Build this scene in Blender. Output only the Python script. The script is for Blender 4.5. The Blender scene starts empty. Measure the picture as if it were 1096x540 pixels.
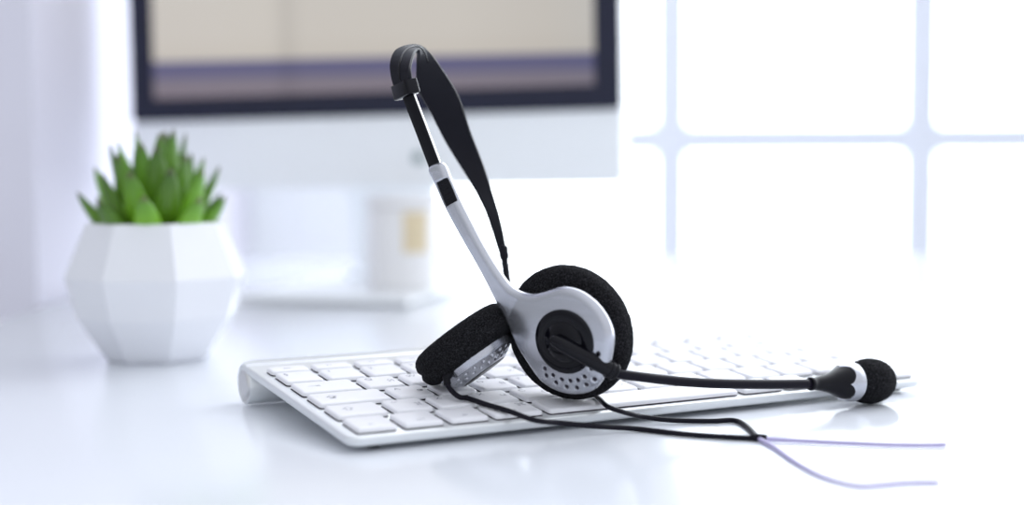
import bpy, bmesh, math, random
import numpy as np
from mathutils import Vector, Matrix, noise
R = math.radians
random.seed(7)
S = bpy.context.scene
COL = S.collection

# ------------------------------------------------------------------ camera, sky, exposure
cam_d = bpy.data.cameras.new('camera')
cam = bpy.data.objects.new('camera', cam_d); COL.objects.link(cam)
cam_d.sensor_width = 36.0
cam_d.lens = 49.43
cam_d.clip_start = 0.01
cam.location = (0, 0, 0.10421)
cam.rotation_euler = (Matrix.Rotation(R(90 - 3.609), 3, 'X') @ Matrix.Rotation(R(-0.213), 3, 'Z')).to_euler()
cam_d.dof.use_dof = True
cam_d.dof.focus_distance = 0.570
cam_d.dof.aperture_fstop = 3.5
S.camera = cam
S.view_settings.view_transform = 'Standard'
S.view_settings.look = 'None'
S.view_settings.exposure = 0.10
S.view_settings.gamma = 1.0
S.view_settings.use_curve_mapping = False

SKY_FRONT, SKY_BACK = 6.0, 0.92
world = bpy.data.worlds.new('overcast_sky'); S.world = world
world.use_nodes = True
wn = world.node_tree; wn.nodes.clear()
w_out = wn.nodes.new('ShaderNodeOutputWorld'); w_bg = wn.nodes.new('ShaderNodeBackground')
w_tc = wn.nodes.new('ShaderNodeTexCoord')
w_dot = wn.nodes.new('ShaderNodeVectorMath'); w_dot.operation = 'DOT_PRODUCT'
sd = Vector((0.38, 0.92, 0.08)).normalized(); w_dot.inputs[1].default_value = sd
w_mr = wn.nodes.new('ShaderNodeMapRange'); w_mr.interpolation_type = 'SMOOTHSTEP'
w_mr.inputs['From Min'].default_value = 0.30; w_mr.inputs['From Max'].default_value = 0.97
w_mr.inputs['To Min'].default_value = SKY_BACK; w_mr.inputs['To Max'].default_value = SKY_FRONT
wn.links.new(w_tc.outputs['Generated'], w_dot.inputs[0])
wn.links.new(w_dot.outputs['Value'], w_mr.inputs['Value'])
w_sx = wn.nodes.new('ShaderNodeSeparateXYZ'); w_z = wn.nodes.new('ShaderNodeMapRange')
w_z.inputs['From Min'].default_value = 0.0; w_z.inputs['From Max'].default_value = 0.9
w_z.inputs['To Min'].default_value = 0.0; w_z.inputs['To Max'].default_value = 0.22
wn.links.new(w_tc.outputs['Generated'], w_sx.inputs[0]); wn.links.new(w_sx.outputs['Z'], w_z.inputs['Value'])
w_add = wn.nodes.new('ShaderNodeMath'); w_add.operation = 'ADD'
wn.links.new(w_mr.outputs['Result'], w_add.inputs[0]); wn.links.new(w_z.outputs['Result'], w_add.inputs[1])
w_x = wn.nodes.new('ShaderNodeMapRange')   # sky dimmed towards the left, added to shade the headset's silver edges
w_x.inputs['From Min'].default_value = -0.9; w_x.inputs['From Max'].default_value = 0.25
w_x.inputs['To Min'].default_value = 0.55; w_x.inputs['To Max'].default_value = 1.0
wn.links.new(w_sx.outputs['X'], w_x.inputs['Value'])
w_mul = wn.nodes.new('ShaderNodeMath'); w_mul.operation = 'MULTIPLY'
wn.links.new(w_add.outputs[0], w_mul.inputs[0]); wn.links.new(w_x.outputs['Result'], w_mul.inputs[1])
wn.links.new(w_mul.outputs[0], w_bg.inputs['Strength'])
w_bg.inputs['Color'].default_value = (0.905, 0.94, 1.0, 1)
wn.links.new(w_bg.outputs['Background'], w_out.inputs['Surface'])

# ------------------------------------------------------------------ helpers
def mat(name, col, rough=0.5, metal=0.0, spec=0.5, noise_amt=0.0, noise_scale=50.0, bump=0.0, bump_scale=200.0, coat=0.0, col2=None):
    m = bpy.data.materials.new(name); m.use_nodes = True
    nt = m.node_tree; b = nt.nodes['Principled BSDF']
    b.inputs['Base Color'].default_value = (*col, 1); b.inputs['Roughness'].default_value = rough
    b.inputs['Metallic'].default_value = metal; b.inputs['Specular IOR Level'].default_value = spec
    b.inputs['Coat Weight'].default_value = coat
    tc = nt.nodes.new('ShaderNodeTexCoord')
    if noise_amt or col2:
        n = nt.nodes.new('ShaderNodeTexNoise'); n.inputs['Scale'].default_value = noise_scale; n.inputs['Detail'].default_value = 4
        nt.links.new(tc.outputs['Object'], n.inputs['Vector'])
        mx = nt.nodes.new('ShaderNodeMix'); mx.data_type = 'RGBA'
        c2 = col2 or tuple(min(1, c * (1 + noise_amt)) for c in col)
        c1 = col if col2 else tuple(c * (1 - noise_amt) for c in col)
        mx.inputs[6].default_value = (*c1, 1); mx.inputs[7].default_value = (*c2, 1)
        nt.links.new(n.outputs['Fac'], mx.inputs[0]); nt.links.new(mx.outputs[2], b.inputs['Base Color'])
    if bump:
        n2 = nt.nodes.new('ShaderNodeTexNoise'); n2.inputs['Scale'].default_value = bump_scale; n2.inputs['Detail'].default_value = 3
        nt.links.new(tc.outputs['Object'], n2.inputs['Vector'])
        bp = nt.nodes.new('ShaderNodeBump'); bp.inputs['Strength'].default_value = bump; bp.inputs['Distance'].default_value = 0.0004
        nt.links.new(n2.outputs['Fac'], bp.inputs['Height']); nt.links.new(bp.outputs['Normal'], b.inputs['Normal'])
    return m

M = {}
M['desk'] = mat('white_lacquer', (0.80, 0.83, 0.885), 0.16, spec=0.5, noise_amt=0.01, noise_scale=6)
M['wall_grey'] = mat('lavender_grey_paint', (0.74, 0.73, 0.82), 0.8, spec=0.2, noise_amt=0.015, noise_scale=9)
M['wall_white'] = mat('white_paint', (0.74, 0.74, 0.80), 0.7, spec=0.2, noise_amt=0.01, noise_scale=9)
M['floor'] = mat('pale_floor', (0.62, 0.63, 0.66), 0.4, noise_amt=0.05, noise_scale=4)
M['frame'] = mat('white_window_frame', (0.80, 0.83, 0.90), 0.5, noise_amt=0.01)
M['alu'] = mat('silver_aluminium', (0.80, 0.82, 0.83), 0.34, metal=0.55, noise_amt=0.02, noise_scale=900)
M['alu_end'] = mat('brushed_aluminium', (0.66, 0.66, 0.67), 0.3, metal=0.85, noise_amt=0.04, noise_scale=700)
M['well'] = mat('dark_key_well', (0.07, 0.05, 0.075), 0.6, noise_amt=0.05)
M['key'] = mat('white_key_plastic', (0.86, 0.86, 0.90), 0.35, spec=0.45, noise_amt=0.008, noise_scale=300)
M['legend'] = mat('grey_key_print', (0.30, 0.31, 0.36), 0.5, noise_amt=0.03)
M['silver'] = mat('silver_paint', (0.50, 0.51, 0.56), 0.26, metal=0.85, noise_amt=0.025, noise_scale=2500)
M['foam'] = mat('black_foam', (0.005, 0.005, 0.006), 0.95, spec=0.08, bump=1.0, bump_scale=2000, col2=(0.046, 0.046, 0.052), noise_scale=2300)
_n = M['foam'].node_tree; _mr = _n.nodes.new('ShaderNodeMapRange'); _mr.inputs['From Min'].default_value = 0.46; _mr.inputs['From Max'].default_value = 0.72
_l = [l for l in _n.links if l.to_node.type == 'MIX' and l.to_socket.name == 'Factor'][0]
_src = _l.from_socket; _dst = _l.to_socket; _n.links.remove(_l); _n.links.new(_src, _mr.inputs['Value']); _n.links.new(_mr.outputs['Result'], _dst)
M['gloss'] = mat('black_gloss_plastic', (0.004, 0.004, 0.007), 0.12, spec=0.2, noise_amt=0.05)
M['black'] = mat('black_satin_plastic', (0.008, 0.008, 0.011), 0.38, spec=0.12, noise_amt=0.08, noise_scale=300)
M['band'] = mat('black_headband_plastic', (0.009, 0.009, 0.014), 0.42, spec=0.12, noise_amt=0.08, noise_scale=200)
M['rubber'] = mat('black_rubber', (0.008, 0.007, 0.013), 0.40, spec=0.12, noise_amt=0.06, noise_scale=300)
M['lead'] = mat('overexposed_lavender_rubber', (0.54, 0.49, 0.74), 0.45, spec=0.3, noise_amt=0.04, noise_scale=300)  # overexposure washing out the leads, painted in as pale lavender
M['steel'] = mat('polished_steel', (0.75, 0.76, 0.76), 0.2, metal=1.0, noise_amt=0.02)
M['pot'] = mat('white_glazed_ceramic', (0.82, 0.83, 0.87), 0.16, spec=0.5, noise_amt=0.01, noise_scale=30)
M['soil'] = mat('dark_soil', (0.05, 0.035, 0.025), 0.9, bump=1.0, bump_scale=600, noise_amt=0.3, noise_scale=300)
M['bezel'] = mat('black_glass_bezel', (0.022, 0.024, 0.045), 0.22, spec=0.22, noise_amt=0.03)
M['chin'] = mat('white_monitor_casing', (0.91, 0.935, 0.955), 0.35, spec=0.5, noise_amt=0.01)
M['logo'] = mat('dark_grey_mark', (0.26, 0.34, 0.34), 0.4, noise_amt=0.05)
M['jar'] = mat('white_canister_enamel', (0.86, 0.85, 0.85), 0.4, noise_amt=0.01)
M['tan'] = mat('beige_paper_strip', (0.76, 0.64, 0.43), 0.7, noise_amt=0.06, noise_scale=80)
M['paper'] = mat('white_paper', (0.85, 0.85, 0.92), 0.6, noise_amt=0.01)

def leaf_mat():
    m = bpy.data.materials.new('green_succulent_leaf'); m.use_nodes = True
    nt = m.node_tree; b = nt.nodes['Principled BSDF']; b.inputs['Roughness'].default_value = 0.38
    at = nt.nodes.new('ShaderNodeAttribute'); at.attribute_name = 'along'
    cr = nt.nodes.new('ShaderNodeValToRGB')
    e = cr.color_ramp.elements
    e[0].position = 0.0; e[0].color = (0.15, 0.31, 0.014, 1)
    e[1].position = 1.0; e[1].color = (0.09, 0.055, 0.045, 1)
    a = e.new(0.45); a.color = (0.17, 0.37, 0.018, 1)
    a = e.new(0.88); a.color = (0.09, 0.22, 0.020, 1)
    nz = nt.nodes.new('ShaderNodeTexNoise'); nz.inputs['Scale'].default_value = 60
    tc = nt.nodes.new('ShaderNodeTexCoord'); nt.links.new(tc.outputs['Object'], nz.inputs['Vector'])
    mx = nt.nodes.new('ShaderNodeMix'); mx.data_type = 'RGBA'; mx.blend_type = 'MULTIPLY'; mx.inputs[0].default_value = 0.5
    nt.links.new(at.outputs['Fac'], cr.inputs['Fac']); nt.links.new(cr.outputs['Color'], mx.inputs[6])
    c2 = nt.nodes.new('ShaderNodeValToRGB'); c2.color_ramp.elements[0].color = (0.5, 0.6, 0.4, 1)
    nt.links.new(nz.outputs['Fac'], c2.inputs['Fac']); nt.links.new(c2.outputs['Color'], mx.inputs[7])
    oi = nt.nodes.new('ShaderNodeObjectInfo'); hs_ = nt.nodes.new('ShaderNodeHueSaturation'); mr = nt.nodes.new('ShaderNodeMapRange')
    mr.inputs['To Min'].default_value = 0.70; mr.inputs['To Max'].default_value = 1.60
    nt.links.new(oi.outputs['Random'], mr.inputs['Value']); nt.links.new(mr.outputs['Result'], hs_.inputs['Value'])
    nt.links.new(mx.outputs[2], hs_.inputs['Color']); nt.links.new(hs_.outputs['Color'], b.inputs['Base Color'])
    return m
M['leaf'] = leaf_mat()

def pane_mat():
    m = bpy.data.materials.new('clear_window_glass'); m.use_nodes = True
    nt = m.node_tree; nt.nodes.clear()
    o = nt.nodes.new('ShaderNodeOutputMaterial'); t = nt.nodes.new('ShaderNodeBsdfTransparent'); g = nt.nodes.new('ShaderNodeBsdfGlossy')
    g.inputs['Roughness'].default_value = 0.02
    mx = nt.nodes.new('ShaderNodeMixShader'); mx.inputs[0].default_value = 0.06
    t.inputs['Color'].default_value = (0.97, 0.985, 0.98, 1)
    nt.links.new(t.outputs[0], mx.inputs[1]); nt.links.new(g.outputs[0], mx.inputs[2]); nt.links.new(mx.outputs[0], o.inputs[0])
    return m
M['pane'] = pane_mat()

def screen_mat(w, h):
    """lit display picture: beige upper area, violet stripe, mauve lower band (object x 0..w, z 0..h)"""
    m = bpy.data.materials.new('lit_display'); m.use_nodes = True
    nt = m.node_tree; b = nt.nodes['Principled BSDF']
    b.inputs['Base Color'].default_value = (0.01, 0.01, 0.012, 1); b.inputs['Roughness'].default_value = 0.25
    tc = nt.nodes.new('ShaderNodeTexCoord'); sp = nt.nodes.new('ShaderNodeSeparateXYZ')
    nt.links.new(tc.outputs['Object'], sp.inputs[0])
    dv = nt.nodes.new('ShaderNodeMath'); dv.operation = 'DIVIDE'; dv.inputs[1].default_value = h
    # the stripes drop a little towards the right
    sl = nt.nodes.new('ShaderNodeMath'); sl.operation = 'MULTIPLY_ADD'; sl.inputs[1].default_value = 0.015
    nt.links.new(sp.outputs['X'], sl.inputs[0]); nt.links.new(sp.outputs['Z'], sl.inputs[2])
    nt.links.new(sl.outputs[0], dv.inputs[0])
    cr = nt.nodes.new('ShaderNodeValToRGB'); cr.color_ramp.interpolation = 'LINEAR'
    e = cr.color_ramp.elements
    stops = [(0.0, (0.20, 0.165, 0.19)), (0.080, (0.175, 0.155, 0.20)), (0.088, (0.095, 0.090, 0.185)), (0.144, (0.10, 0.095, 0.19)),
             (0.152, (0.52, 0.48, 0.43)), (0.24, (0.545, 0.51, 0.465)), (1.0, (0.55, 0.53, 0.50))]
    e[0].position, e[0].color = stops[0][0], (*stops[0][1], 1)
    e[1].position, e[1].color = stops[-1][0], (*stops[-1][1], 1)
    for p, c in stops[1:-1]:
        q = e.new(p); q.color = (*c, 1)
    nt.links.new(dv.outputs[0], cr.inputs['Fac'])
    # faint vertical darker column in the picture
    dx = nt.nodes.new('ShaderNodeMath'); dx.operation = 'DIVIDE'; dx.inputs[1].default_value = w
    nt.links.new(sp.outputs['X'], dx.inputs[0])
    c2 = nt.nodes.new('ShaderNodeValToRGB'); f = c2.color_ramp.elements
    f[0].position, f[0].color = 0.0, (1, 1, 1, 1); f[1].position, f[1].color = 1.0, (0.86, 0.88, 0.90, 1)
    for p, v in ((0.28, 1.0), (0.32, 0.86), (0.36, 0.97), (0.70, 0.97), (0.9, 0.90)):
        q = f.new(p); q.color = (v, v, v, 1)
    nt.links.new(dx.outputs[0], c2.inputs['Fac'])
    mx = nt.nodes.new('ShaderNodeMix'); mx.data_type = 'RGBA'; mx.blend_type = 'MULTIPLY'; mx.inputs[0].default_value = 1
    nt.links.new(cr.outputs['Color'], mx.inputs[6]); nt.links.new(c2.outputs['Color'], mx.inputs[7])
    nt.links.new(mx.outputs[2], b.inputs['Emission Color']); b.inputs['Emission Strength'].default_value = 0.97
    return m

def obj(name, verts, faces, material, parent=None, smooth=True, matrix=None, angle=None):
    me = bpy.data.meshes.new(name)
    me.from_pydata([tuple(v) for v in verts], [], [tuple(f) for f in faces]); me.update()
    bm = bmesh.new(); bm.from_mesh(me); bmesh.ops.recalc_face_normals(bm, faces=bm.faces)
    if smooth:
        for f in bm.faces: f.smooth = True
        if angle:
            for e in bm.edges:
                if len(e.link_faces) == 2 and e.calc_face_angle(0) > R(angle): e.smooth = False
    bm.to_mesh(me); bm.free()
    for m in (material if isinstance(material, (list, tuple)) else [material]): me.materials.append(m)
    o = bpy.data.objects.new(name, me); COL.objects.link(o)
    if parent: o.parent = parent
    if matrix is not None: o.matrix_local = matrix
    return o

def tag(o, label=None, cat=None, group=None, kind=None):
    if label: o['label'] = label
    if cat: o['category'] = cat
    if group: o['group'] = group
    if kind: o['kind'] = kind
    return o

def thing(name, label, cat, matrix=None, group=None):
    o = bpy.data.objects.new(name, None); COL.objects.link(o); o.empty_display_size = 0.02
    if matrix is not None: o.matrix_world = matrix
    return tag(o, label, cat, group)

def box(x0, x1, y0, y1, z0, z1):
    v = [(x, y, z) for z in (z0, z1) for y in (y0, y1) for x in (x0, x1)]
    return v, [(0, 2, 3, 1), (4, 5, 7, 6), (0, 1, 5, 4), (2, 6, 7, 3), (0, 4, 6, 2), (1, 3, 7, 5)]

def join(*parts):
    V, F = [], []
    for v, f in parts:
        k = len(V); V += list(v); F += [tuple(i + k for i in q) for q in f]
    return V, F

def lathe(profile, n=64, start=None):
    """profile: (radius, z) pairs; ends at radius 0 are capped with a point. start(theta) shifts z of the first rows."""
    V, F, rows = [], [], []
    for r, z in profile:
        if r <= 1e-9:
            rows.append([len(V)]); V.append((0, 0, z))
        else:
            rows.append(list(range(len(V), len(V) + n)))
            V += [(r * math.cos(2 * math.pi * k / n), r * math.sin(2 * math.pi * k / n), z) for k in range(n)]
    for a, b in zip(rows, rows[1:]):
        for k in range(n):
            k2 = (k + 1) % n
            if len(a) == 1 and len(b) == 1: continue
            if len(a) == 1: F.append((a[0], b[k], b[k2]))
            elif len(b) == 1: F.append((a[k], b[0], a[k2]))
            else: F.append((a[k], b[k], b[k2], a[k2]))
    return V, F

def catmull(pts, per=8):
    P = [np.array(p, float) for p in pts]
    P = [2 * P[0] - P[1]] + P + [2 * P[-1] - P[-2]]
    out = []
    for i in range(1, len(P) - 2):
        for k in range(per):
            t = k / per
            a, b, c, d = P[i - 1], P[i], P[i + 1], P[i + 2]
            out.append(0.5 * (2 * b + (c - a) * t + (2 * a - 5 * b + 4 * c - d) * t * t + (3 * b - a - 3 * c + d) * t ** 3))
    out.append(P[-2]); return out

def tube(pts, radius, n=14, caps=True, round_ends=False):
    P = [np.array(p, float) for p in pts]
    rad = radius if isinstance(radius, (list, tuple, np.ndarray)) else [radius] * len(P)
    T = [P[min(i + 1, len(P) - 1)] - P[max(i - 1, 0)] for i in range(len(P))]
    T = [t / np.linalg.norm(t) for t in T]
    u = np.cross(T[0], [0.1, 0.2, 1.0]); u /= np.linalg.norm(u)
    V, F = [], []
    for i, p in enumerate(P):
        u = u - T[i] * (u @ T[i]); u /= np.linalg.norm(u); w = np.cross(T[i], u)
        for k in range(n):
            a = 2 * math.pi * k / n
            V.append(p + rad[i] * (math.cos(a) * u + math.sin(a) * w))
    for i in range(len(P) - 1):
        for k in range(n):
            k2 = (k + 1) % n
            F.append((i * n + k, i * n + k2, (i + 1) * n + k2, (i + 1) * n + k))
    if caps:
        for i, s in ((0, -1), (len(P) - 1, 1)):
            c = len(V); V.append(P[i] + T[i] * s * rad[i] * (0.7 if round_ends else 0.0))
            for k in range(n): F.append((i * n + k, i * n + (k + 1) % n, c))
    return V, F

def frame(origin, zdir, xdir=None):
    z = Vector(zdir).normalized()
    x = Vector(xdir) if xdir is not None else Vector((1, 0.3, 0.1))
    x = (x - z * x.dot(z)).normalized(); y = z.cross(x)
    return Matrix(((x.x, y.x, z.x, origin[0]), (x.y, y.y, z.y, origin[1]), (x.z, y.z, z.z, origin[2]), (0, 0, 0, 1)))

def rrect(x0, x1, y0, y1, r, n=5):
    out = []
    for cx, cy, a in ((x1 - r, y1 - r, 0), (x0 + r, y1 - r, 90), (x0 + r, y0 + r, 180), (x1 - r, y0 + r, 270)):
        for k in range(n):
            t = R(a + 90 * k / (n - 1)); out.append((cx + r * math.cos(t), cy + r * math.sin(t)))
    return out

def loft(loops):
    """stack of equal-count closed loops of 3D points, both ends capped"""
    n = len(loops[0]); V = [p for l in loops for p in l]; F = []
    for i in range(len(loops) - 1):
        for k in range(n):
            k2 = (k + 1) % n
            F.append((i * n + k, i * n + k2, (i + 1) * n + k2, (i + 1) * n + k))
    F.append(tuple(range(n - 1, -1, -1))); F.append(tuple(range((len(loops) - 1) * n, len(loops) * n)))
    return V, F

def surface_nets(F, org, h):
    """smooth surface of a sampled distance field (negative inside)"""
    ins = F < 0
    nx, ny, nz = F.shape
    acc = np.zeros((nx - 1, ny - 1, nz - 1, 3)); cnt = np.zeros((nx - 1, ny - 1, nz - 1))
    corners = [(i, j, k) for i in (0, 1) for j in (0, 1) for k in (0, 1)]
    sl = lambda a, n: slice(a, n - 1 + a)
    g = lambda c: F[sl(c[0], nx), sl(c[1], ny), sl(c[2], nz)]
    for a in corners:
        for ax in range(3):
            if a[ax]: continue
            b = list(a); b[ax] = 1; b = tuple(b)
            fa, fb = g(a), g(b); m = (fa < 0) != (fb < 0)
            t = np.where(m, fa / np.where(m, fa - fb, 1), 0)
            for q in range(3):
                acc[..., q] += np.where(m, a[q] + (t if q == ax else 0), 0)
            cnt += m
    act = cnt > 0
    idx = -np.ones(act.shape, int); idx[act] = np.arange(act.sum())
    ijk = np.argwhere(act)
    V = (ijk + acc[act] / cnt[act][:, None]) * h + np.array(org)
    faces = []
    for ax in range(3):
        s0 = [slice(None)] * 3; s1 = [slice(None)] * 3; s0[ax] = slice(0, -1); s1[ax] = slice(1, None)
        A, B = ins[tuple(s0)], ins[tuple(s1)]
        e = np.argwhere(A != B)
        o1, o2 = [q for q in range(3) if q != ax]
        e = e[(e[:, o1] > 0) & (e[:, o2] > 0) & (e[:, o1] < F.shape[o1] - 1) & (e[:, o2] < F.shape[o2] - 1)]
        def at(d1, d2):
            c = e.copy(); c[:, o1] -= d1; c[:, o2] -= d2
            return idx[c[:, 0], c[:, 1], c[:, 2]]
        q = np.stack([at(1, 1), at(0, 1), at(0, 0), at(1, 0)], 1)
        faces.append(q)
    Fc = np.concatenate(faces)
    # two light smoothing passes
    nb = np.zeros_like(V); c = np.zeros(len(V))
    for _ in range(2):
        nb[:] = 0; c[:] = 0
        for a in range(4):
            b = (a + 1) % 4
            np.add.at(nb, Fc[:, a], V[Fc[:, b]]); np.add.at(c, Fc[:, a], 1)
            np.add.at(nb, Fc[:, b], V[Fc[:, a]]); np.add.at(c, Fc[:, b], 1)
        V = 0.5 * V + 0.5 * nb / c[:, None]
    return V, Fc

def poly_sdf(px, py, poly):
    poly = np.array(poly, float); d = np.full(px.shape, 1e9); inside = np.zeros(px.shape, bool)
    for a, b in zip(poly, np.roll(poly, -1, 0)):
        e = b - a; wx, wy = px - a[0], py - a[1]
        t = np.clip((wx * e[0] + wy * e[1]) / (e @ e), 0, 1)
        d = np.minimum(d, (wx - e[0] * t) ** 2 + (wy - e[1] * t) ** 2)
        c = ((a[1] > py) != (b[1] > py))
        with np.errstate(divide='ignore', invalid='ignore'):
            xi = (b[0] - a[0]) * (py - a[1]) / (b[1] - a[1]) + a[0]
        inside ^= c & (px < xi)
    d = np.sqrt(d); return np.where(inside, -d, d)

def smooth_poly(poly, per=5):
    P = list(poly); n = len(P); out = []
    for i in range(n):
        a, b, c, d = (np.array(P[(i + k) % n], float) for k in (-1, 0, 1, 2))
        for k in range(per):
            t = k / per
            out.append(0.5 * (2 * b + (c - a) * t + (2 * a - 5 * b + 4 * c - d) * t * t + (3 * b - a - 3 * c + d) * t ** 3))
    return out

MM = 0.001
OUTLINE = ((-62.49,63.49),(-55.82,66.3),(-51.91,59.64),(-48.01,52.76),(-41.07,41.8),(-34.41,31.62),(-28.22,23.53),(-24.2,19.43),(-19.21,17.61),(-13.09,17.87),(-7.54,19.78),(-1.75,22.11),(2.41,22.86),(7.78,22.1),(12.69,19.79),(16.35,16.97),(19.2,13.66),(21.24,9.87),(22.28,5.55),(21.92,-0.5),(20.55,-7.14),(18.14,-12.11),(14.88,-16.51),(10.75,-18.97),(5.74,-20.33),(1.1,-20.5),(-3.57,-19.77),(-7.42,-18.1),(-10.85,-15.56),(-15.57,-9.89),(-21.68,-2.41),(-27.07,6.94),(-30.97,12.23),(-38.33,24.46),(-46.18,36.01),(-54.72,48.59),(-59.28,57.26))
SLOT = ((-57.88,58.16),(-52.81,60.73),(-48.29,51.82),(-53.58,48.59))
HOLES = ((-5.79,-10.6),(-5.37,-13.52),(-2.1,-12.77),(-0.96,-15.75),(1.7,-13.82),(3.67,-16.64),(5.48,-13.78),(8.11,-16.32),(8.81,-13.01),(12.25,-14.44),(11.74,-11.09),(15.73,-11.66),(17.52,-1.03),(14.69,-7.16))
RAIL = ((-26.35,569.11,93.78),(-29.54,569.56,100.96),(-35.48,569.86,116.8),(-41.44,570.51,132.62),(-42.55,570.72,136.02))
BAND_OUT = ((-47.31,575.66,134.79),(-48.81,576.01,140.49),(-49.34,578.36,145.96),(-47.53,584.69,151.0),(-41.13,592.88,153.77),(-36.15,600.83,152.64),(-31.03,608.48,146.86),(-22.95,615.66,133.58),(-17.89,620.7,118.26),(-12.68,623.83,104.29),(-8.59,623.02,91.48),(-4.88,618.22,78.83),(-2.24,613.42,66.35))
BAND_IN = ((-40.12,565.74,136.47),(-40.11,565.91,139.09),(-40.31,569.16,143.02),(-39.72,577.5,148.13),(-39.18,586.68,150.75),(-39.19,592.67,150.45),(-40.14,600.46,146.72),(-40.31,607.82,136.47),(-35.19,615.2,126.31),(-28.59,620.37,112.96),(-18.44,621.33,96.49),(-11.42,617.48,82.99),(-5.72,613.37,65.54))
PIN = ((-3.87,613.52,67.98),(-2.88,611.99,59.49),(-1.88,609.48,51.52),(-0.89,605.96,43.3),(-1.32,603.48,35.86))
SLEEVE = ((14.97,537.84,37.09),(20.32,536.67,34.33),(29.33,537.36,29.51),(36.64,539.11,25.42),(38.51,540.05,24.37))
TUBE = ((37.39,539.57,24.81),(41.83,540.95,22.76),(49.71,543.85,21.2),(59.34,548.74,19.31),(71.06,554.13,17.38),(85.02,560.54,15.69),(103.54,569.45,14.02),(123.97,579.38,12.58))
MIC = ((123.97,579.38,12.58),(155.51,599.23,9.54))
CABLE_A = ((-26.09,552.78,19.75),(-25.68,551.43,17.35),(-23.85,551.45,14.55),(-20.79,548.33,12.78),(-17.16,549.43,11.93),(-10.4,541.97,10.98),(-1.3,533.06,9.79),(8.2,523.88,8.0),(18.27,530.48,5.6),(32.86,536.26,3.2),(47.69,541.19,1.3),(64.67,531.46,1.1),(78.09,525.68,1.1),(92.23,521.79,1.1))
CABLE_B = ((30.04,557.38,13.19),(32.71,564.82,10.91),(34.61,558.71,10.3),(37.11,545.99,9.3),(41.52,546.11,7.6),(47.03,550.58,5.3),(52.65,555.33,3.3),(64.1,557.72,1.5),(79.1,557.95,1.1),(88.69,559.4,1.1),(91.71,548.22,1.1),(92.23,521.79,1.1))
LEAD_A = ((92.23,521.79,1.1),(104.78,517.98,1.1),(121.07,513.28,1.1),(137.3,509.51,1.1),(148.97,508.44,1.1),(158.4,509.12,1.1))
LEAD_B = ((92.23,521.79,1.1),(95.27,504.35,1.1),(97.53,481.81,1.1),(102.07,458.34,1.1),(109.69,445.36,1.1),(117.32,445.89,1.1),(127.21,449.05,1.1),(137.93,449.54,1.1))
NC0 = np.array([20.41, 548.71, 34.61])
NN = np.array([-0.5252, -0.83653, -0.15619])
NE1 = np.array([0.85096, -0.5177, -0.08868])
NE2 = np.array([-0.00668, -0.17949, 0.98374])
FC = np.array([-19.36, 568.45, 31.01])
N2 = np.array([0.58623, -0.15274, -0.79562])

# ------------------------------------------------------------------ the setting
def struct(name, vf, m, parent=None, smooth=False):
    o = obj(name, *vf, m, parent, smooth)
    if not parent: o['kind'] = 'structure'
    return o
FLOOR_Z = -0.74
BACK_Y = 3.40
struct('floor', box(-2.2, 4.2, -0.6, BACK_Y + 0.15, FLOOR_Z - 0.1, FLOOR_Z), M['floor'])
# the wall on the left: a broad grey end face towards the desk and a long side running back to the window
LW = -0.352
struct('wall_left', box(-2.2, LW - 0.002, 1.045, BACK_Y, FLOOR_Z, 2.3), M['wall_grey'])
struct('wall_recess', box(LW - .02, -0.192, 1.90, 2.02, FLOOR_Z, 2.3), M['chin'])
WX0, WX1, WZ0, WZ1 = -0.33, 3.30, -0.70, 2.10
struct('wall_back', join(box(WX1, 4.2, BACK_Y, BACK_Y + .15, FLOOR_Z, 2.3), box(LW, WX0, BACK_Y, BACK_Y + .15, FLOOR_Z, 2.3),
                         box(WX0, WX1, BACK_Y, BACK_Y + .15, WZ1, 2.3), box(WX0, WX1, BACK_Y, BACK_Y + .15, FLOOR_Z, WZ0)), M['wall_white'])
win = bpy.data.objects.new('window_1', None); COL.objects.link(win); win['kind'] = 'structure'
win.location = (0, BACK_Y, 0)
bw = 0.041
vb = [-0.22 + 0.609 * k for k in range(6)]
hb = [-0.55, 0.161, 0.87, 1.58]
struct('window_frame', join(box(WX0, WX0 + .05, .01, .09, WZ0, WZ1), box(WX1 - .05, WX1, .01, .09, WZ0, WZ1), box(WX0, WX1, .01, .09, WZ0, WZ0 + .05), box(WX0, WX1, .01, .09, WZ1 - .05, WZ1)), M['frame'], win)
struct('glazing_bars', join(*[box(x - bw, x + bw, .02, .06, WZ0 + .02, WZ1 - .02) for x in vb], *[box(WX0 + .02, WX1 - .02, .021, .059, z - bw * .95, z + bw * .95) for z in hb]), M['frame'], win)
struct('window_pane', box(WX0 + .02, WX1 - .02, .036, .042, WZ0 + .02, WZ1 - .02), M['pane'], win)

# ------------------------------------------------------------------ desk
desk = thing('desk', 'wide glossy white desk under the keyboard, plant and monitor', 'desk', Matrix.Translation((0.55, 0.75, FLOOR_Z)))
DT = -FLOOR_Z
def desk_box(x0, x1, y0, y1, z0, z1, r):
    lo = [[(x, y, z) for x, y in rrect(x0 + i, x1 - i, y0 + i, y1 - i, r)] for i, z in ((.002, z0), (0, z0 + .002), (0, z1 - .002), (.0006, z1 - .0006), (.002, z1))]
    return loft(lo)
obj('desk_top', *desk_box(-0.898, 1.25, -0.55, 0.82, DT - .035, DT, .01), M['desk'], desk, True, angle=35)
for x in (-0.84, 1.18):
    for y in (-0.49, 0.20):
        obj('leg', *desk_box(x - .03, x + .03, y - .03, y + .03, 0, DT - .035, .006), M['alu'], desk, True, angle=35)

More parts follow.
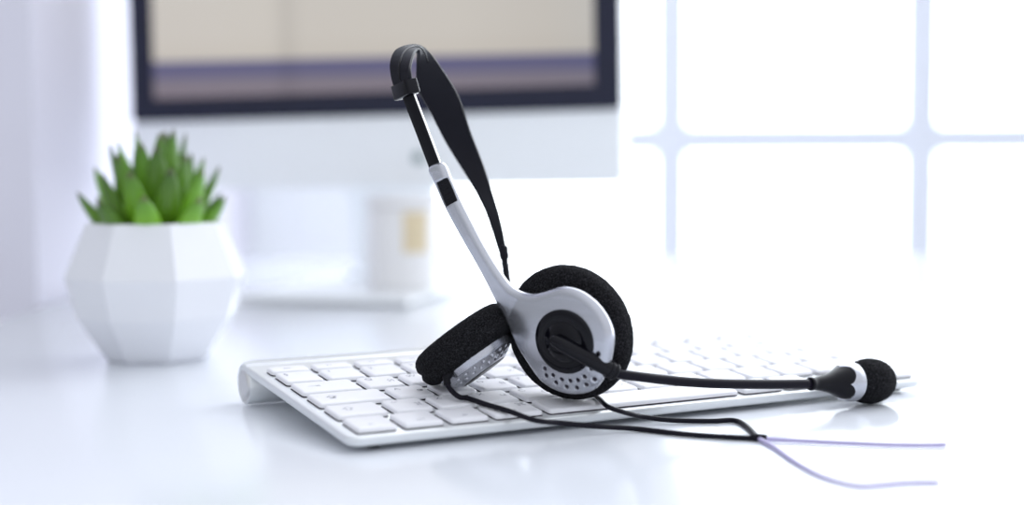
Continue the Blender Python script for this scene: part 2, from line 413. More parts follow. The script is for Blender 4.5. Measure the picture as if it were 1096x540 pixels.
# ------------------------------------------------------------------ monitor
ML, MR = Vector((-0.3255, 1.210, 0.1406)), Vector((0.0866, 1.105, 0.1467))
mw = (MR - ML).length
mx = (MR - ML).normalized(); my = Vector((-mx.y, mx.x, 0)).normalized(); my = (my - mx * my.dot(mx)).normalized()
my = (my + Vector((0, 0, -0.01))).normalized(); my = (my - mx * my.dot(mx)).normalized(); mz = mx.cross(my)
mon_m = Matrix(((mx.x, my.x, mz.x, ML.x), (mx.y, my.y, mz.y, ML.y), (mx.z, my.z, mz.z, ML.z), (0, 0, 0, 1)))
foot_c = (ML + MR) / 2
mon = thing('monitor', 'large desktop monitor with black bezel, lit beige screen and white chin', 'monitor', Matrix.Translation((foot_c.x, foot_c.y, 0)))
rel = mon.matrix_world.inverted() @ mon_m
SH = 0.250
def slab(x0, x1, z0, z1, y0, y1, r):
    return loft([[(x, y, z) for x, z in rrect(x0 + i, x1 - i, z0 + i, z1 - i, r)] for i, y in ((.0015, y0), (0, y0 + .0015), (0, y1 - .004), (.004, y1))])
obj('casing', *slab(0, mw, -0.0590, SH, 0.0012, 0.030, .006), M['chin'], mon, True, rel, 35)
obj('bezel', *slab(0.0004, mw - .0004, 0.0, SH - .0004, -0.0008, 0.0030, .005), M['bezel'], mon, True, rel, 35)
scr = obj('screen', *slab(0, mw - .045, 0, SH - .040, -0.0016, 0.0008, .001), screen_mat(mw - .045, SH - .040), mon, False, rel @ Matrix.Translation((.0235, 0, .0195)))
lx, lz = 0.2570, -0.0350
obj('emblem', *[[tuple(Vector((v[0] + lx, -v[2] + .0008, v[1] + lz))) for v in q] if i == 0 else q for i, q in enumerate(lathe([(0, 0), (.0048, 0), (.0048, .0012), (.0043, .0016), (0, .0016)], 24))], M['logo'], mon, True, rel, 35)['label'] = 'small dark grey mark on the chin'
# stand: back neck and foot plate
nk = [(-.055, .045), (.055, .045)]
def strip_solid(profile, x0, x1, t):
    """bent plate: profile of (y, z) points, thickness t upward/forward"""
    P = catmull([(0, y, z) for y, z in profile], 6); V, F = [], []
    for i, p in enumerate(P):
        d = P[min(i + 1, len(P) - 1)] - P[max(i - 1, 0)]; d /= np.linalg.norm(d); nn = np.array([0, -d[2], d[1]]) * t / 2
        for x in (x0, x1):
            V += [(x, p[1] + nn[1], p[2] + nn[2]), (x, p[1] - nn[1], p[2] - nn[2])]
    for i in range(len(P) - 1):
        a, b = i * 4, i * 4 + 4
        F += [(a, a + 2, b + 2, b), (a + 1, b + 1, b + 3, a + 3), (a, b, b + 1, a + 1), (a + 2, a + 3, b + 3, b + 2)]
    F += [(0, 1, 3, 2), (len(V) - 4, len(V) - 2, len(V) - 1, len(V) - 3)]
    return V, F
yaw_m = Matrix.Rotation(math.atan2(mx.y, mx.x), 4, 'Z')
obj('stand', *strip_solid([(-.112, .003), (-.05, .003), (.05, .003), (.085, .003)], -.072, .072, .0036), M['chin'], mon, True, yaw_m, 40)
obj('neck', *strip_solid([(.060, .0065), (.078, .012), (.082, .03), (.066, .08), (.050, .12), (.035, .16)], -.040, .040, .007), M['chin'], mon, True, yaw_m, 40)

# ------------------------------------------------------------------ canister on the monitor's foot
CX, CY, CZ = -0.0880, 1.125, 0.0049
can = thing('canister', 'small white canister with a beige label strip, standing below the monitor', 'canister', Matrix.Translation((CX, CY, CZ)))
obj('body', *lathe([(0, 0), (.0255, 0), (.0278, .002), (.0284, .005), (.0284, .0625), (.0278, .0648), (.0266, .0655), (0, .0655)], 56), M['jar'], can, True, None, 40)
obj('lid', *lathe([(0, .0657), (.0272, .0657), (.0288, .0668), (.0288, .0725), (.0276, .0746), (0, .0752)], 56), M['jar'], can, True, None, 40)
V, F = [], []
for i in range(13):
    a = R(-84 + 42 * i / 12)
    for rr in (.0285, .0290):
        for z in (.030, .0620): V.append((rr * math.cos(a), rr * math.sin(a), z))
for i in range(12):
    a, b = i * 4, i * 4 + 4
    F += [(a, b, b + 1, a + 1), (a + 2, a + 3, b + 3, b + 2), (a, a + 2, b + 2, b), (a + 1, b + 1, b + 3, a + 3)]
F += [(0, 1, 3, 2), (48, 50, 51, 49)]
obj('label_strip', V, F, M['tan'], can, True, None, 40)['label'] = 'beige strip of the canister'

# ------------------------------------------------------------------ potted succulent
PX, PY = -0.1915, 0.757
plant = thing('potted_succulent', 'green pointed-leaf succulent in a faceted white ceramic pot', 'potted plant', Matrix.Translation((PX, PY, 0)))
rings = [(0.0270, 0.000), (0.0290, 0.0025), (0.0430, 0.0240), (0.0488, 0.0450), (0.0375, 0.0728), (0.0366, 0.0738), (0.0345, 0.0738), (0.0335, 0.0718), (0.0360, 0.058)]
NS = 8
V, F = [], []
for r_, z in rings:
    V += [(r_ * math.cos(2 * math.pi * k / NS + R(-90 + 25)), r_ * math.sin(2 * math.pi * k / NS + R(-90 + 25)), z) for k in range(NS)]
for i in range(len(rings) - 1):
    for k in range(NS):
        F.append((i * NS + k, i * NS + (k + 1) % NS, (i + 1) * NS + (k + 1) % NS, (i + 1) * NS + k))
F.append(tuple(range(NS - 1, -1, -1)))
pot = obj('pot', V, F, M['pot'], plant, False)
bv = pot.modifiers.new('soft_edges', 'BEVEL'); bv.width = 0.0042; bv.segments = 4; bv.limit_method = 'ANGLE'; bv.angle_limit = R(8)
obj('soil', *lathe([(.0335, .066), (.030, .0675), (.018, .069), (0, .0695)], 40), M['soil'], plant)
def leaf(az, tilt, L, W, z0, r0, curl):
    """thick pointed leaf growing from the rosette's heart"""
    n, m = 14, 12; V, F, al = [], [], []
    for i in range(n + 1):
        t = i / n
        w = W * (0.62 + 0.75 * t - 0.2 * t * t) * (1 - t ** 1.9) ** 0.85 + 0.0003
        th = W * 0.52 * (1 - t ** 1.8) ** 0.8 + 0.0003
        el = tilt + curl * t
        # integrate the curved midrib
        x = r0 + L * sum(math.cos(tilt + curl * s / 20 * t) for s in range(20)) / 20 * t
        z = z0 + L * sum(math.sin(tilt + curl * s / 20 * t) for s in range(20)) / 20 * t
        for k in range(m):
            a = 2 * math.pi * k / m
            lx_, nz = w * math.cos(a), th * math.sin(a) + (0.25 * th if math.sin(a) > 0 else 0) * -1
            V.append((x - nz * math.sin(el), lx_, z + nz * math.cos(el))); al.append(t)
    for i in range(n):
        for k in range(m):
            k2 = (k + 1) % m
            F.append((i * m + k, i * m + k2, (i + 1) * m + k2, (i + 1) * m + k))
    F.append(tuple(range(m - 1, -1, -1))); F.append(tuple(range(n * m, n * m + m)))
    o = obj('leaf', V, F, M['leaf'], plant, True, Matrix.Rotation(az, 4, 'Z'))
    at = o.data.attributes.new('along', 'FLOAT', 'POINT'); at.data.foreach_set('value', al)
    return o
# (azimuth: -90 faces the desk front), elevation, length, half width, base height, base radius
LEAVES = []
def whorl(n, a0, el, L, W, z0, r0, cu):
    for k in range(n):
        LEAVES.append((a0 + 360 * k / n + random.uniform(-6, 6), el + random.uniform(-4, 4), L * random.uniform(.93, 1.07), W * random.uniform(.92, 1.08), z0, r0, cu))
whorl(9, -82, 37, .0350, .0100, .064, .0165, .36)
whorl(9, -102, 54, .0400, .0094, .067, .0125, .26)
whorl(8, -75, 65, .0460, .0088, .069, .0085, .16)
whorl(6, -100, 74, .0515, .0082, .070, .0050, .10)
whorl(3, -60, 83, .0560, .0078, .070, .0020, .04)
for az, el, L, W, z0, r0, cu in LEAVES:
    leaf(R(az), R(el), L, W, z0, r0, cu)

# ------------------------------------------------------------------ keyboard
KB_O = Vector((-58.66, 500.10, 6.0)) * MM
KB_YAW, KB_TILT = 0.50104, 0.09694
kb_m = Matrix.Translation(KB_O) @ Matrix.Rotation(KB_YAW, 4, 'Z') @ Matrix.Rotation(KB_TILT, 4, 'X')
kb = thing('keyboard', 'slim white and aluminium wireless keyboard lying under the headset', 'keyboard', Matrix.Translation(Vector((KB_O.x, KB_O.y, 0))) @ Matrix.Rotation(KB_YAW, 4, 'Z'))
K = kb.matrix_world.inverted() @ kb_m        # plate frame (x along, y to the back, z up from the plate's top)
BWD, BDP, TH = 0.281, 0.1285, 0.0040
def rl(i, z, r=.006): return [(x, y, z) for x, y in rrect(i, BWD - i, i, BDP - i, max(r - i, .0005), 8)]
V, F = loft([rl(.0012, -TH), rl(.0003, -TH + .0006), rl(0, -TH + .0012), rl(0, -.0007), rl(.0003, -.0002), rl(.0009, 0)])
mi = [0] * len(F)
PU, PV, MU, MV, GAP = 0.019, 0.01873, 0.00437, 0.00294, 0.003
KEYS = []   # x0, x1, y0, y1, latin, second
def row(y0, kh, items):
    x = MU
    for w, a, b in items:
        KEYS.append((x, x + w * PU - GAP, y0, y0 + kh, a, b)); x += w * PU
KHH = PV - GAP
row(MV, KHH, [(1, 'fn', ''), (1, 'ctrl', ''), (1, 'alt', ''), (1.25, 'cmd', '⌘'), (5, '', ''), (1.25, 'cmd', '⌘'), (1, 'alt', '')])
xa = MU + 11.5 * PU
hk = KHH / 2 - .0004
KEYS += [(xa, xa + PU - GAP, MV, MV + hk, '◂', ''), (xa + PU, xa + 2 * PU - GAP, MV, MV + hk, '▾', ''), (xa + PU, xa + 2 * PU - GAP, MV + KHH - hk, MV + KHH, '▴', ''), (xa + 2 * PU, xa + 3 * PU - GAP, MV, MV + hk, '▸', '')]
row(MV + PV, KHH, [(1.25, 'shift', ''), (1, '~`', '][')] + [(1, a, b) for a, b in zip('ZXCVBNM', 'ЯЧСМИТЬ')] + [(1, '<', 'Б'), (1, '>', 'Ю'), (1, '?', '/'), (2.25, 'shift', '')])
row(MV + 2 * PV, KHH, [(1.75, 'caps', '')] + [(1, a, b) for a, b in zip('ASDFGHJKL', 'ФЫВАПРОЛД')] + [(1, ';', 'Ж'), (1, "'", 'Э'), (1, '\\', 'Ё')])
row(MV + 3 * PV, KHH, [(1.5, 'tab', '')] + [(1, a, b) for a, b in zip('QWERTYUIOP', 'ЙЦУКЕНГШЩЗ')] + [(1, '{', 'Х'), (1, '}', 'Ъ')])
row(MV + 4 * PV, KHH, [(1, '§', '')] + [(1, a, '') for a in '1234567890-='] + [(1.5, 'back', '')])
FH = 0.0078
row(MV + 5 * PV, FH, [(14.5 / 14, 'esc' if k == 0 else ('F%d' % k if k < 13 else ''), '') for k in range(14)])
# the dark slots the keys stand in, flush in the plate
for x0, x1, y0, y1, a, b in KEYS:
    lp = rrect(x0 - .0002, x1 + .0002, y0 - .0002, y1 + .0002, .0016, 4); k0 = len(V)
    V += [(x, y, .00004) for x, y in lp]; F.append(tuple(range(k0, k0 + len(lp)))); mi.append(1)
ex0, ex1 = MU + 13.5 * PU, MU + 14.5 * PU - GAP
plate = obj('plate', V, F, [M['alu'], M['well']], kb, True, K, 30)
for p, i in zip(plate.data.polygons, mi): p.material_index = i
def key_mesh(x0, x1, y0, y1):
    L = [(0.0002, .00042, .0014), (0.0, .00055, .0014), (0.0, .0016, .0014), (.00025, .00195, .0013), (.0006, .00222, .0011), (.0012, .0023, .0008)]
    return loft([[(x, y, z) for x, y in rrect(x0 + i, x1 - i, y0 + i, y1 - i, r, 5)] for i, z, r in L])
def glyph(kind):
    """outline symbols drawn as thin polygons, unit size"""
    def seg(a, b, t=.08):
        a, b = Vector(a), Vector(b); d = (b - a).normalized() * t / 2; nn = Vector((-d.y, d.x))
        p = [a - d - nn, b + d - nn, b + d + nn, a - d + nn]
        return [(q.x, q.y, 0) for q in p], [(0, 1, 2, 3)]
    def path(pts, closed=False):
        ps = list(pts) + ([pts[0]] if closed else [])
        return join(*[seg(a, b) for a, b in zip(ps, ps[1:])])
    if kind == 'shift': return path([(0, 1), (.5, .5), (.25, .5), (.25, .05), (-.25, .05), (-.25, .5), (-.5, .5)], True)
    if kind == 'caps': return join(path([(0, 1), (.5, .55), (.25, .55), (.25, .3), (-.25, .3), (-.25, .55), (-.5, .55)], True), path([(-.25, 0), (.25, 0), (.25, .14), (-.25, .14)], True), path([(-1.3, 1.05), (-1.28, 1.05)]))
    if kind == 'tab': return join(path([(-.6, .5), (.5, .5)]), path([(.25, .7), (.5, .5), (.25, .3)]), path([(.6, .75), (.6, .25)]))
    if kind == 'back': return join(path([(-.5, .5), (.6, .5)]), path([(-.25, .7), (-.5, .5), (-.25, .3)]))
    if kind in '◂▸▴▾':
        a = {'▸': 0, '▴': 90, '◂': 180, '▾': 270}[kind]
        return [(.45 * math.cos(R(a + t)), .45 * math.sin(R(a + t)) + .5, 0) for t in (0, 120, 240)], [(0, 1, 2)]
    if kind == '⌘':
        pts = []
        sq = path([(-.2, .3), (.2, .3), (.2, .7), (-.2, .7)], True)
        loops = [path([(sx * .2 + sx * .14 + .14 * math.cos(t), .5 + sy * .34 + .14 * math.sin(t)) for t in [2 * math.pi * k / 10 for k in range(10)]], True) for sx in (-1, 1) for sy in (-1, 1)]
        return join(sq, *loops)
def text_mesh(s, size):
    cu = bpy.data.curves.new('t', 'FONT'); cu.body = s; cu.size = size; cu.resolution_u = 3
    o = bpy.data.objects.new('t', cu); COL.objects.link(o)
    dg = bpy.context.evaluated_depsgraph_get(); me = o.evaluated_get(dg).to_mesh()
    V = [tuple(v.co) for v in me.vertices]; F = [tuple(p.vertices) for p in me.polygons]
    bpy.data.objects.remove(o); bpy.data.curves.remove(cu)
    return V, F
def shifted(vf, x, y, z, s=1.0): return [(v[0] * s + x, v[1] * s + y, z) for v in vf[0]], vf[1]
SYM = ('shift', 'caps', 'tab', 'back', '◂', '▸', '▴', '▾')
for x0, x1, y0, y1, a, b in KEYS:
    vf = key_mesh(x0, x1, y0, y1)
    wide = (x1 - x0) > .08
    k = obj('space_bar' if wide else 'key', *vf, M['key'], kb, True, K, 40)
    parts = []
    h = y1 - y0; z = .00236
    if a in SYM:
        if a in '◂▸▴▾': parts.append(shifted(glyph(a), (x0 + x1) / 2, y0 + h * .5 - .0012, z, .0024))
        else: parts.append(shifted(glyph(a), x0 + .0078 if a == 'caps' else x0 + (.0075 if a != 'shift' else .0072), y0 + h * (.40 if a != 'shift' else .42), z, .0040))
    elif a in ('fn', 'ctrl', 'alt', 'cmd', 'esc') or (a.startswith('F') and len(a) > 1):
        low = h > .01
        parts.append(shifted(text_mesh(a, .0026), x0 + .0062 if low else x0 + .006, y0 + (.0036 if low else .0026), z))
        if b: parts.append(shifted(glyph(b), x1 - .0042, y1 - .0062, z, .0036))
        if a == 'alt': parts.append(shifted(text_mesh('—', .0024), x0 + .0035, y1 - .0030, z))
    elif a:
        parts.append(shifted(text_mesh(a, .0042), x0 + .0024, y1 - .0056, z))
        if b: parts.append(shifted(text_mesh(b, .0042), x1 - .0052, y0 + h * .36, z))
    if parts: obj('key_legend', *join(*parts), M['legend'], k, False)
# L-shaped return key
ey0, ey1, ey2 = MV + 2 * PV, MV + 3 * PV, MV + 4 * PV - GAP
def lshape(i, z):
    return [(ex0 + .25 * PU + i, ey0 + i, z), (ex1 - i, ey0 + i, z), (ex1 - i, ey2 - i, z), (ex0 + i, ey2 - i, z), (ex0 + i, ey1 + i, z), (ex0 + .25 * PU + i, ey1 + i, z)]
kr = obj('key', *loft([lshape(0, .0006), lshape(0, .0015), lshape(.00025, .00195), lshape(.0006, .00222), lshape(.0012, .0023)]), M['key'], kb, False, K)
# battery tube along the back edge
TC = (0.1205, -0.0084)   # centre in plate frame (y, z)
tub = [(x, TC[0] + r_ * math.cos(a), TC[1] + r_ * math.sin(a)) for x, r_ in ((.0004, .0086), (.0, .0082)) for a in [0]]
RX = Matrix.Translation((0, TC[0], TC[1])) @ Matrix.Rotation(R(90), 4, 'Y')
RT = 0.0089
obj('battery_tube', *lathe([(0, .0012), (RT - .0012, .0012), (RT - .0009, .0002), (RT - .0003, .0), (RT, .0006), (RT, BWD - .0006), (RT - .0004, BWD), (0, BWD)], 56), M['alu'], kb, True, K @ RX, 40)
obj('tube_end_cap', *lathe([(0, -.0004), (.0052, -.0004), (.0058, .0), (.0062, .0009), (.0072, .0010), (.0074, .0014), (0, .0014)], 48), M['alu_end'], kb, True, K @ RX, 30)
for x in (.012, BWD - .012):
    obj('rubber_foot', *lathe([(0, -.0058), (.0030, -.0058), (.0036, -.0053), (.0036, -.0038), (0, -.0038)], 24), M['rubber'], kb, True, K @ Matrix.Translation((x, .0075, 0)), 40)

# ------------------------------------------------------------------ headset
hs = thing('headset', 'black and silver call-centre headset with boom microphone, propped on the keyboard', 'headset', Matrix.Translation((.004, .562, 0)))
HB = hs.matrix_world.inverted() @ Matrix.Scale(MM, 4)      # millimetre coordinates of the place -> headset
def mmv(V, m=None):
    m = HB if m is None else HB @ m
    return [tuple(m @ Vector(v)) for v in V]
def hobj(name, vf, material, parent=hs, m=None, smooth=True, angle=None):
    return obj(name, mmv(vf[0], m), vf[1], material, parent, smooth, None, angle)

# --- near earpiece: shell and arm in one silver piece
NM = Matrix(((NE1[0], NE2[0], NN[0], NC0[0]), (NE1[1], NE2[1], NN[1], NC0[1]), (NE1[2], NE2[2], NN[2], NC0[2]), (0, 0, 0, 1)))
SC = (0.84, 0.52)
def dome(X, Y):
    rho2 = (X - SC[0]) ** 2 + (Y - SC[1]) ** 2
    d = 3.4 * np.clip(1 - rho2 / 25.0 ** 2, 0, 1)
    # the arm lifts slightly where it leaves the shell
    return d + 1.2 * np.clip((Y - 18) / 20, 0, 1) * np.clip((62 - Y) / 40, 0, 1)
def near_shell():
    h = 0.42
    x = np.arange(-66, 27, h); y = np.arange(-25, 71, h); z = np.arange(-5.0, 9.5, h)
    X2, Y2 = np.meshgrid(x, y, indexing='ij')
    d2 = poly_sdf(X2, Y2, smooth_poly(OUTLINE, 4))
    dm = dome(X2, Y2)
    t_half = 2.7 + 0.5 * np.clip((14 - Y2) / 10, 0, 1)
    hol = np.full(X2.shape, 1e9)
    for hx, hy in HOLES: hol = np.minimum(hol, np.hypot(X2 - hx, Y2 - hy) - 0.85)
    sl = poly_sdf(X2, Y2, SLOT)
    r = 2.6
    Z = z[None, None, :] - dm[:, :, None]
    q1 = (d2 + r)[:, :, None]; q2 = np.abs(Z) - (t_half - r)[:, :, None]
    F = np.minimum(np.maximum(q1, q2), 0) + np.hypot(np.maximum(q1, 0), np.maximum(q2, 0)) - r
    F = np.maximum(F, -np.maximum(hol[:, :, None], -(Z - 0.4)))            # grille holes, blind
    F = np.maximum(F, -np.maximum(sl[:, :, None], -(Z - 0.9)))             # adjustment window
    F[:, :, 0] = np.abs(F[:, :, 0]) + .01; F[:, :, -1] = np.abs(F[:, :, -1]) + .01
    return surface_nets(F, (x[0], y[0], z[0]), h)
V, Fc = near_shell()
shell = hobj('earpiece_shell', (V, Fc.tolist()), M['silver'], hs, NM)
# dark grille behind the holes
gp = []
for hx, hy in HOLES:
    zz = float(dome(np.array(hx), np.array(hy))) + 1.1
    v, f = lathe([(0, .35), (.82, .35), (.82, 0), (0, 0)], 14); gp.append(([(a + hx, b + hy, c + zz) for a, b, c in v], f))
hobj('speaker_grille', join(*gp), M['well'], shell, NM)['kind'] = 'stuff'
# rail end seen in the adjustment window
sw = [np.array(p) for p in SLOT]; cxy = sum(sw) / 4
zz = float(dome(cxy[0], cxy[1])) + 1.0
lo = [[(*(cxy + (p - cxy) * s), zz + dz) for p in sw] for s, dz in ((.97, 0), (.97, .35), (.9, .5))]
wv = loft(lo)
hobj('adjustment_window', wv, M['black'], shell, NM, False)['label'] = 'black window in the silver arm'
ridge = []
for k in range(4):
    a = sw[0] + (sw[3] - sw[0]) * (.18 + .2 * k); b = sw[1] + (sw[2] - sw[1]) * (.18 + .2 * k)
    a, b = a + (b - a) * .25, a + (b - a) * .75
    ridge.append(tube([(a[0], a[1], zz + .5), (b[0], b[1], zz + .5)], .16, 6))
hobj('click_ridge', join(*ridge), M['gloss'], shell, NM)['kind'] = 'stuff'
# hub
def hub_profile(r):
    return [(0, 3.0), (2.5, 2.95), (5.0, 2.5), (7.0, 1.6), (7.8, .95), (8.2, .68), (8.5, .66), (8.9, .74), (r * .8, .75), (r - .6, .55), (r, .1), (r, -2.5), (0, -2.5)]
hobj('hub', lathe(hub_profile(12.8), 64), M['gloss'], shell, NM @ Matrix.Translation((3.2, 1.9, 6.0)), True, 50)['label'] = 'glossy black swivel hub'
# foam cushion
def foam_disc(rad, half, seam, bumpy, n=220, dish=3.0):
    pr = []
    e = half
    for k in range(9): pr.append((rad * .60 * k / 8, e - dish * (1 - (k / 8) ** 2)))
    m = 46
    for k in range(1, m):
        a = math.pi / 2 - math.pi * k / m
        rr = rad * .60 + rad * .40 * math.cos(a) ** .62; z = half * math.copysign(abs(math.sin(a)) ** .75, math.sin(a))
        if seam: rr -= 0.9 * math.exp(-((z - seam) / 0.9) ** 2)
        pr.append((rr, z))
    for k in range(8, -1, -1): pr.append((rad * .60 * k / 8, -e))
    V, F = lathe(pr, n)
    rnd = random.Random(3); W = []
    for v in V:
        q = Vector(v); d = q.normalized() if q.length > 0 else Vector((0, 0, 1))
        W.append(tuple(q + d * (noise.noise(q * 1.1) * .22 + rnd.uniform(-1, 1) * bumpy)))
    return W, F
hobj('ear_cushion', foam_disc(27.3, 6.6, 0.0, .13), M['foam'], shell, NM @ Matrix.Translation((-2.6, 0.9, -8.9)) @ Matrix.Rotation(R(180), 4, 'X'))['label'] = 'black foam ear cushion facing away'

# --- far earpiece
FM = frame(FC, N2)
rim, hgt = 22.0, 18.0
def far_shell():
    h = 0.42
    x = np.arange(-24, 24, h); y = np.arange(-24, 24, h); z = np.arange(3.0, 19.5, h)
    X, Y, Z = np.meshgrid(x, y, z, indexing='ij'); P = np.hypot(X, Y)
    F = poly_sdf(P, Z, [(-1, 4.5), (17.2, 4.5), (16.2, 9.7), (11.2, 12.9), (10.8, 13.2), (-1, 13.4)]) - .35
    ax = math.atan2(*reversed(FAR_AIM))
    for q in range(-5, 6):
        for rr, off in ((12.6, 0), (14.8, .5)):
            a = ax + R(17) * (q + off)
            F = np.maximum(F, -np.maximum(np.hypot(X - rr * math.cos(a), Y - rr * math.sin(a)) - .7, -(Z - (9.7 + (16.2 - rr) * 3.2 / 5.0 - 1.2))))
    return surface_nets(F, (x[0], y[0], z[0]), h)
toc = FM.to_3x3().transposed() @ (Vector((0, 0, 104)) - Vector(FC)); FAR_AIM = (toc.x, toc.y)
V, Fc = far_shell()
shell2 = hobj('earpiece_shell', (V, Fc.tolist()), M['silver'], hs, FM)
hobj('ear_cushion', foam_disc(22.2, 7.2, 0.01, .13), M['foam'], shell2, FM @ Matrix.Rotation(R(180), 4, 'X'))['label'] = 'black foam ear cushion with a seam round its rim'
hobj('hub', lathe([(0, 14.0), (8, 13.95), (9.6, 13.85), (10.2, 13.6), (10.2, 12.8), (0, 12.8)], 48), M['black'], shell2, FM, True, 40)

# --- headband
def ribbon(A, B, t, per=7):
    a, b = catmull(A, per), catmull(B, per); n = len(a); loops = []
    for i in range(n):
        d = (a[min(i + 1, n - 1)] + b[min(i + 1, n - 1)]) - (a[max(i - 1, 0)] + b[max(i - 1, 0)])
        w = b[i] - a[i]; nn = np.cross(d, w); nn /= np.linalg.norm(nn); w = w / np.linalg.norm(w); h = t / 2
        A0, B0 = a[i], b[i]; c = t * .35
        loops.append([A0 + nn * (h - c), A0 + w * c + nn * h, B0 - w * c + nn * h, B0 + nn * (h - c), B0 - nn * (h - c), B0 - w * c - nn * h, A0 + w * c - nn * h, A0 - nn * (h - c)])
    return loft(loops)
hb_o = hobj('headband', ribbon(BAND_OUT, BAND_IN, 1.9), M['band'], hs, None, True, 40)
# raised rib running along the outer face of the strap
mid = [(np.array(a) * .5 + np.array(b) * .5) for a, b in zip(BAND_OUT, BAND_IN)]
rb = []
A5, B5 = catmull(BAND_OUT, 7), catmull(BAND_IN, 7)
for i in range(0, 42):
    d = A5[i + 1] + B5[i + 1] - A5[max(i - 1, 0)] - B5[max(i - 1, 0)]; nn = np.cross(d, B5[i] - A5[i]); nn /= np.linalg.norm(nn)
    if nn @ np.array([-0.6, -0.8, 0.3]) < 0 and i < 20: nn = -nn
    if i >= 20 and nn @ rb_n < 0: nn = -nn
    rb_n = nn; rb.append((A5[i] + B5[i]) / 2 + nn * .9)
hobj('strap_rib', tube(rb, .45, 8), M['gloss'], hb_o)
# collar at the end of the strap
c0 = (np.array(BAND_OUT[0]) + np.array(BAND_IN[0])) / 2 + np.array([0.9, 0, -1.2])
wdir = np.array(BAND_IN[0]) - np.array(BAND_OUT[0]); tdir = np.array(BAND_OUT[1]) - np.array(BAND_OUT[0])
CM = frame(c0, tdir, wdir)
def rbox(hx, hy, z0, z1, r):
    return loft([[(x, y, z) for x, y in rrect(-hx + i, hx - i, -hy + i, hy - i, r)] for i, z in ((.5, z0), (.1, z0 + .25), (0, z0 + .6), (0, z1 - .6), (.1, z1 - .25), (.5, z1))])
hobj('strap_collar', rbox(6.4, 3.1, -3.2, 3.0, 1.4), M['gloss'], hb_o, CM, True, 40)
# sliding rail: black strap with a steel spine
RL = catmull(RAIL, 6)
def bar(P, side, hw, ht, off):
    loops = []
    for i, p in enumerate(P):
        d = P[min(i + 1, len(P) - 1)] - P[max(i - 1, 0)]; d /= np.linalg.norm(d)
        n_ = np.array(NN); n_ = n_ - d * (n_ @ d); n_ /= np.linalg.norm(n_); s = np.cross(d, n_)
        c = p + s * off
        loops.append([c + s * (hw * q[0]) + n_ * (ht * q[1]) for q in ((1, .5), (.7, 1), (-.7, 1), (-1, .5), (-1, -.5), (-.7, -1), (.7, -1), (1, -.5))])
    return loft(loops)
hobj('slider_rail', bar(RL, 0, 2.9, .9, -.5), M['black'], hb_o, None, True, 40)
hobj('steel_spine', bar(RL, 0, .18, .50, 2.5), M['steel'], hb_o, None, True, 40)['label'] = 'bright steel edge of the slider'
# far end of the band: thin pin down to the other earpiece
pp = catmull(PIN, 6)
hobj('band_pin', tube(pp, [2.1 if i < 4 else 1.45 for i in range(len(pp))], 12, True, True), M['band'], hb_o)
hobj('swivel_yoke', tube(catmull([PIN[-1], tuple(np.array(PIN[-1]) * .6 + (np.array(FC) + np.array(N2) * 12 + np.array([12, 8, 8])) * .4), tuple(np.array(FC) + np.array(N2) * 12 + np.array([6, 6, 5]))], 6), 2.0, 12), M['silver'], shell2)

# --- boom and microphone
sp = catmull(SLEEVE, 6); ns = len(sp)
boom = hobj('microphone_boom', tube(catmull(TUBE, 8), 1.95, 18), M['rubber'])
boom['label'] = 'curved black boom tube'
rs = [1.8 + (3.1 - 1.8) * min(1, (i / 7)) ** .6 if i < 7 else 3.1 + .45 * (i - 7) / (ns - 7) for i in range(ns)]
hobj('boom_sleeve', tube(sp, rs, 22, True, True), M['gloss'], boom)
ed = np.array(SLEEVE[-1]) - np.array(SLEEVE[-2]); ed /= np.linalg.norm(ed); e0 = np.array(SLEEVE[-1])
hobj('sleeve_collar', lathe([(0, -2.4), (3.3, -2.4), (3.7, -2.0), (3.7, -.9), (3.45, -.7), (3.45, -.3), (3.7, 0), (3.7, 1.1), (3.3, 1.6), (1.9, 1.7), (0, 1.7)], 32), M['black'], boom, frame(e0, ed), True, 40)
m0, m1 = np.array(MIC[0]), np.array(MIC[1]); ma = np.array([.80, .60, -.064]); ma /= np.linalg.norm(ma)
MM_ = frame(m0, ma, (0, 0, 1))
mic = hobj('microphone', lathe([(0, -.8), (2.5, -.8), (2.75, -.4), (2.75, .6), (2.45, 1.1), (2.7, 3), (3.1, 6), (3.8, 10), (5.0, 14), (6.6, 18), (7.6, 21), (7.9, 23), (7.6, 26), (6, 28), (0, 28)], 56), M['black'], hs, MM_, True, 50)
# silver ring with a scalloped edge, overlapping the cone
V, F = [], []
nr = 168
def cone_r(t):
    xs = [3, 6, 10, 14, 18, 21, 23, 26.5]; ys = [2.7, 3.1, 3.8, 5.0, 6.6, 7.6, 7.9, 8.0]
    return float(np.interp(t, xs, ys))
for k in range(nr):
    a = 2 * math.pi * k / nr
    c = 1 - abs(math.sin(a * 2.0 + .0)) ** .7           # four pointed tongues
    t0 = 20.6 - 3.4 * (c ** 1.1)
    for j in range(9):
        t = t0 + (25.6 - t0) * j / 8
        V.append(((cone_r(t) + .42) * math.cos(a), (cone_r(t) + .42) * math.sin(a), t))
    V.append(((cone_r(25.6) - 1.2) * math.cos(a), (cone_r(25.6) - 1.2) * math.sin(a), 25.9))
    V.append(((cone_r(t0) - .5) * math.cos(a), (cone_r(t0) - .5) * math.sin(a), t0))
for k in range(nr):
    k2 = (k + 1) % nr; a, b = k * 11, k2 * 11
    for j in range(9): F.append((a + j, b + j, b + j + 1, a + j + 1))
    F.append((a + 10, b + 10, b, a))
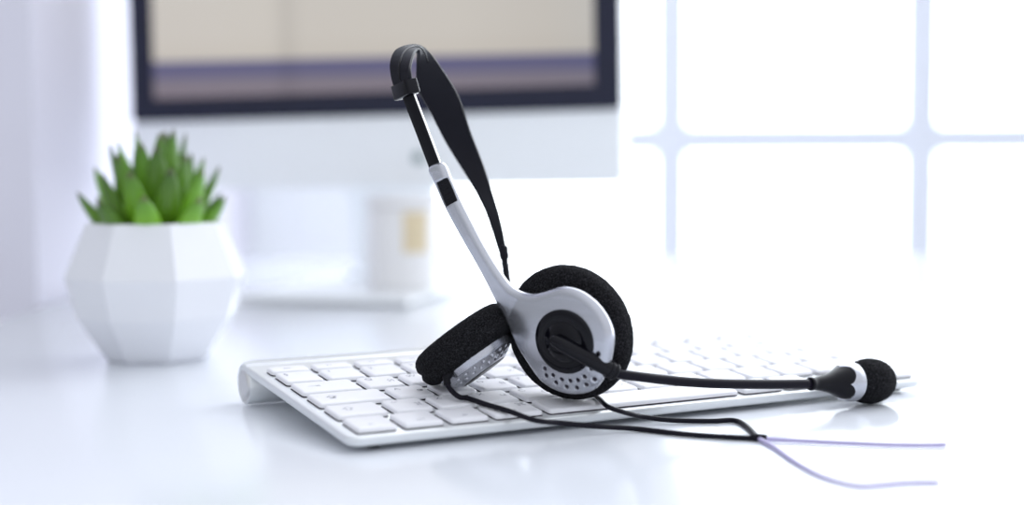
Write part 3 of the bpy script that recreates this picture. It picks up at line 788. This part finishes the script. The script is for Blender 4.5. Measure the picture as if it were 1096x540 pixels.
hobj('silver_ring', (V, F), M['silver'], mic, MM_ @ Matrix.Rotation(R(90), 4, 'Z'), True, 50)['label'] = 'scalloped silver ring'
def foam_ball(rx, rz, zc, n=130):
    pr = []
    for k in range(64):
        a = -math.pi / 2 + math.pi * k / 63
        pr.append((rx * max(0, math.cos(a)) ** .85 if 0 < k < 63 else 0, zc + rz * math.sin(a)))
    V, F = lathe(pr, n); rnd = random.Random(5); W = []
    for v in V:
        q = Vector(v) - Vector((0, 0, zc)); d = q.normalized()
        W.append(tuple(Vector(v) + d * (noise.noise(Vector(v) * 1.2) * .2 + rnd.uniform(-1, 1) * .12)))
    return W, F
hobj('foam_windscreen', foam_ball(9.8, 12.9, 37.6), M['foam'], mic, MM_)

# --- cables
def cable(name, pts, r, parent, per=7): return hobj(name, tube(catmull(pts, per), r, 12, True, True), M['rubber'], parent)
hobj('strain_relief', tube(catmull([tuple(np.array(CABLE_A[0]) + np.array([1.2, .6, 2.0])), CABLE_A[0], CABLE_A[1]], 5), [1.9] * 6 + [1.5] * 5, 14), M['black'], shell2)
def offset(pts, d, zlift=0):
    P = [np.array(p, float) for p in pts]; out = []
    for i, p in enumerate(P):
        t = P[min(i + 1, len(P) - 1)] - P[max(i - 1, 0)]; s = np.cross(t, [0, 0, 1]); s /= max(1e-9, np.linalg.norm(s))
        out.append(tuple(p + s * d + np.array([0, 0, zlift])))
    return out
cab = cable('cable', CABLE_A, 1.05, hs)
cab2 = cable('cable', CABLE_B, 1.0, hs)
jd = np.array(LEAD_A[1]) - np.array(CABLE_A[-2]); jd /= np.linalg.norm(jd)
jn = hobj('cable_junction', tube([*[np.array(LEAD_A[0]) + jd * q + np.array([0, 0, .4]) for q in (-3, -2, 2, 3)]], [1.1, 1.35, 1.35, 1.1], 14), M['rubber'])
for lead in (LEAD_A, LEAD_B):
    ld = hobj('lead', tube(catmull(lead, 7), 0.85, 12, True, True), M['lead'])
    ld['label'] = 'lead beyond the junction, its overexposure painted as pale lavender'
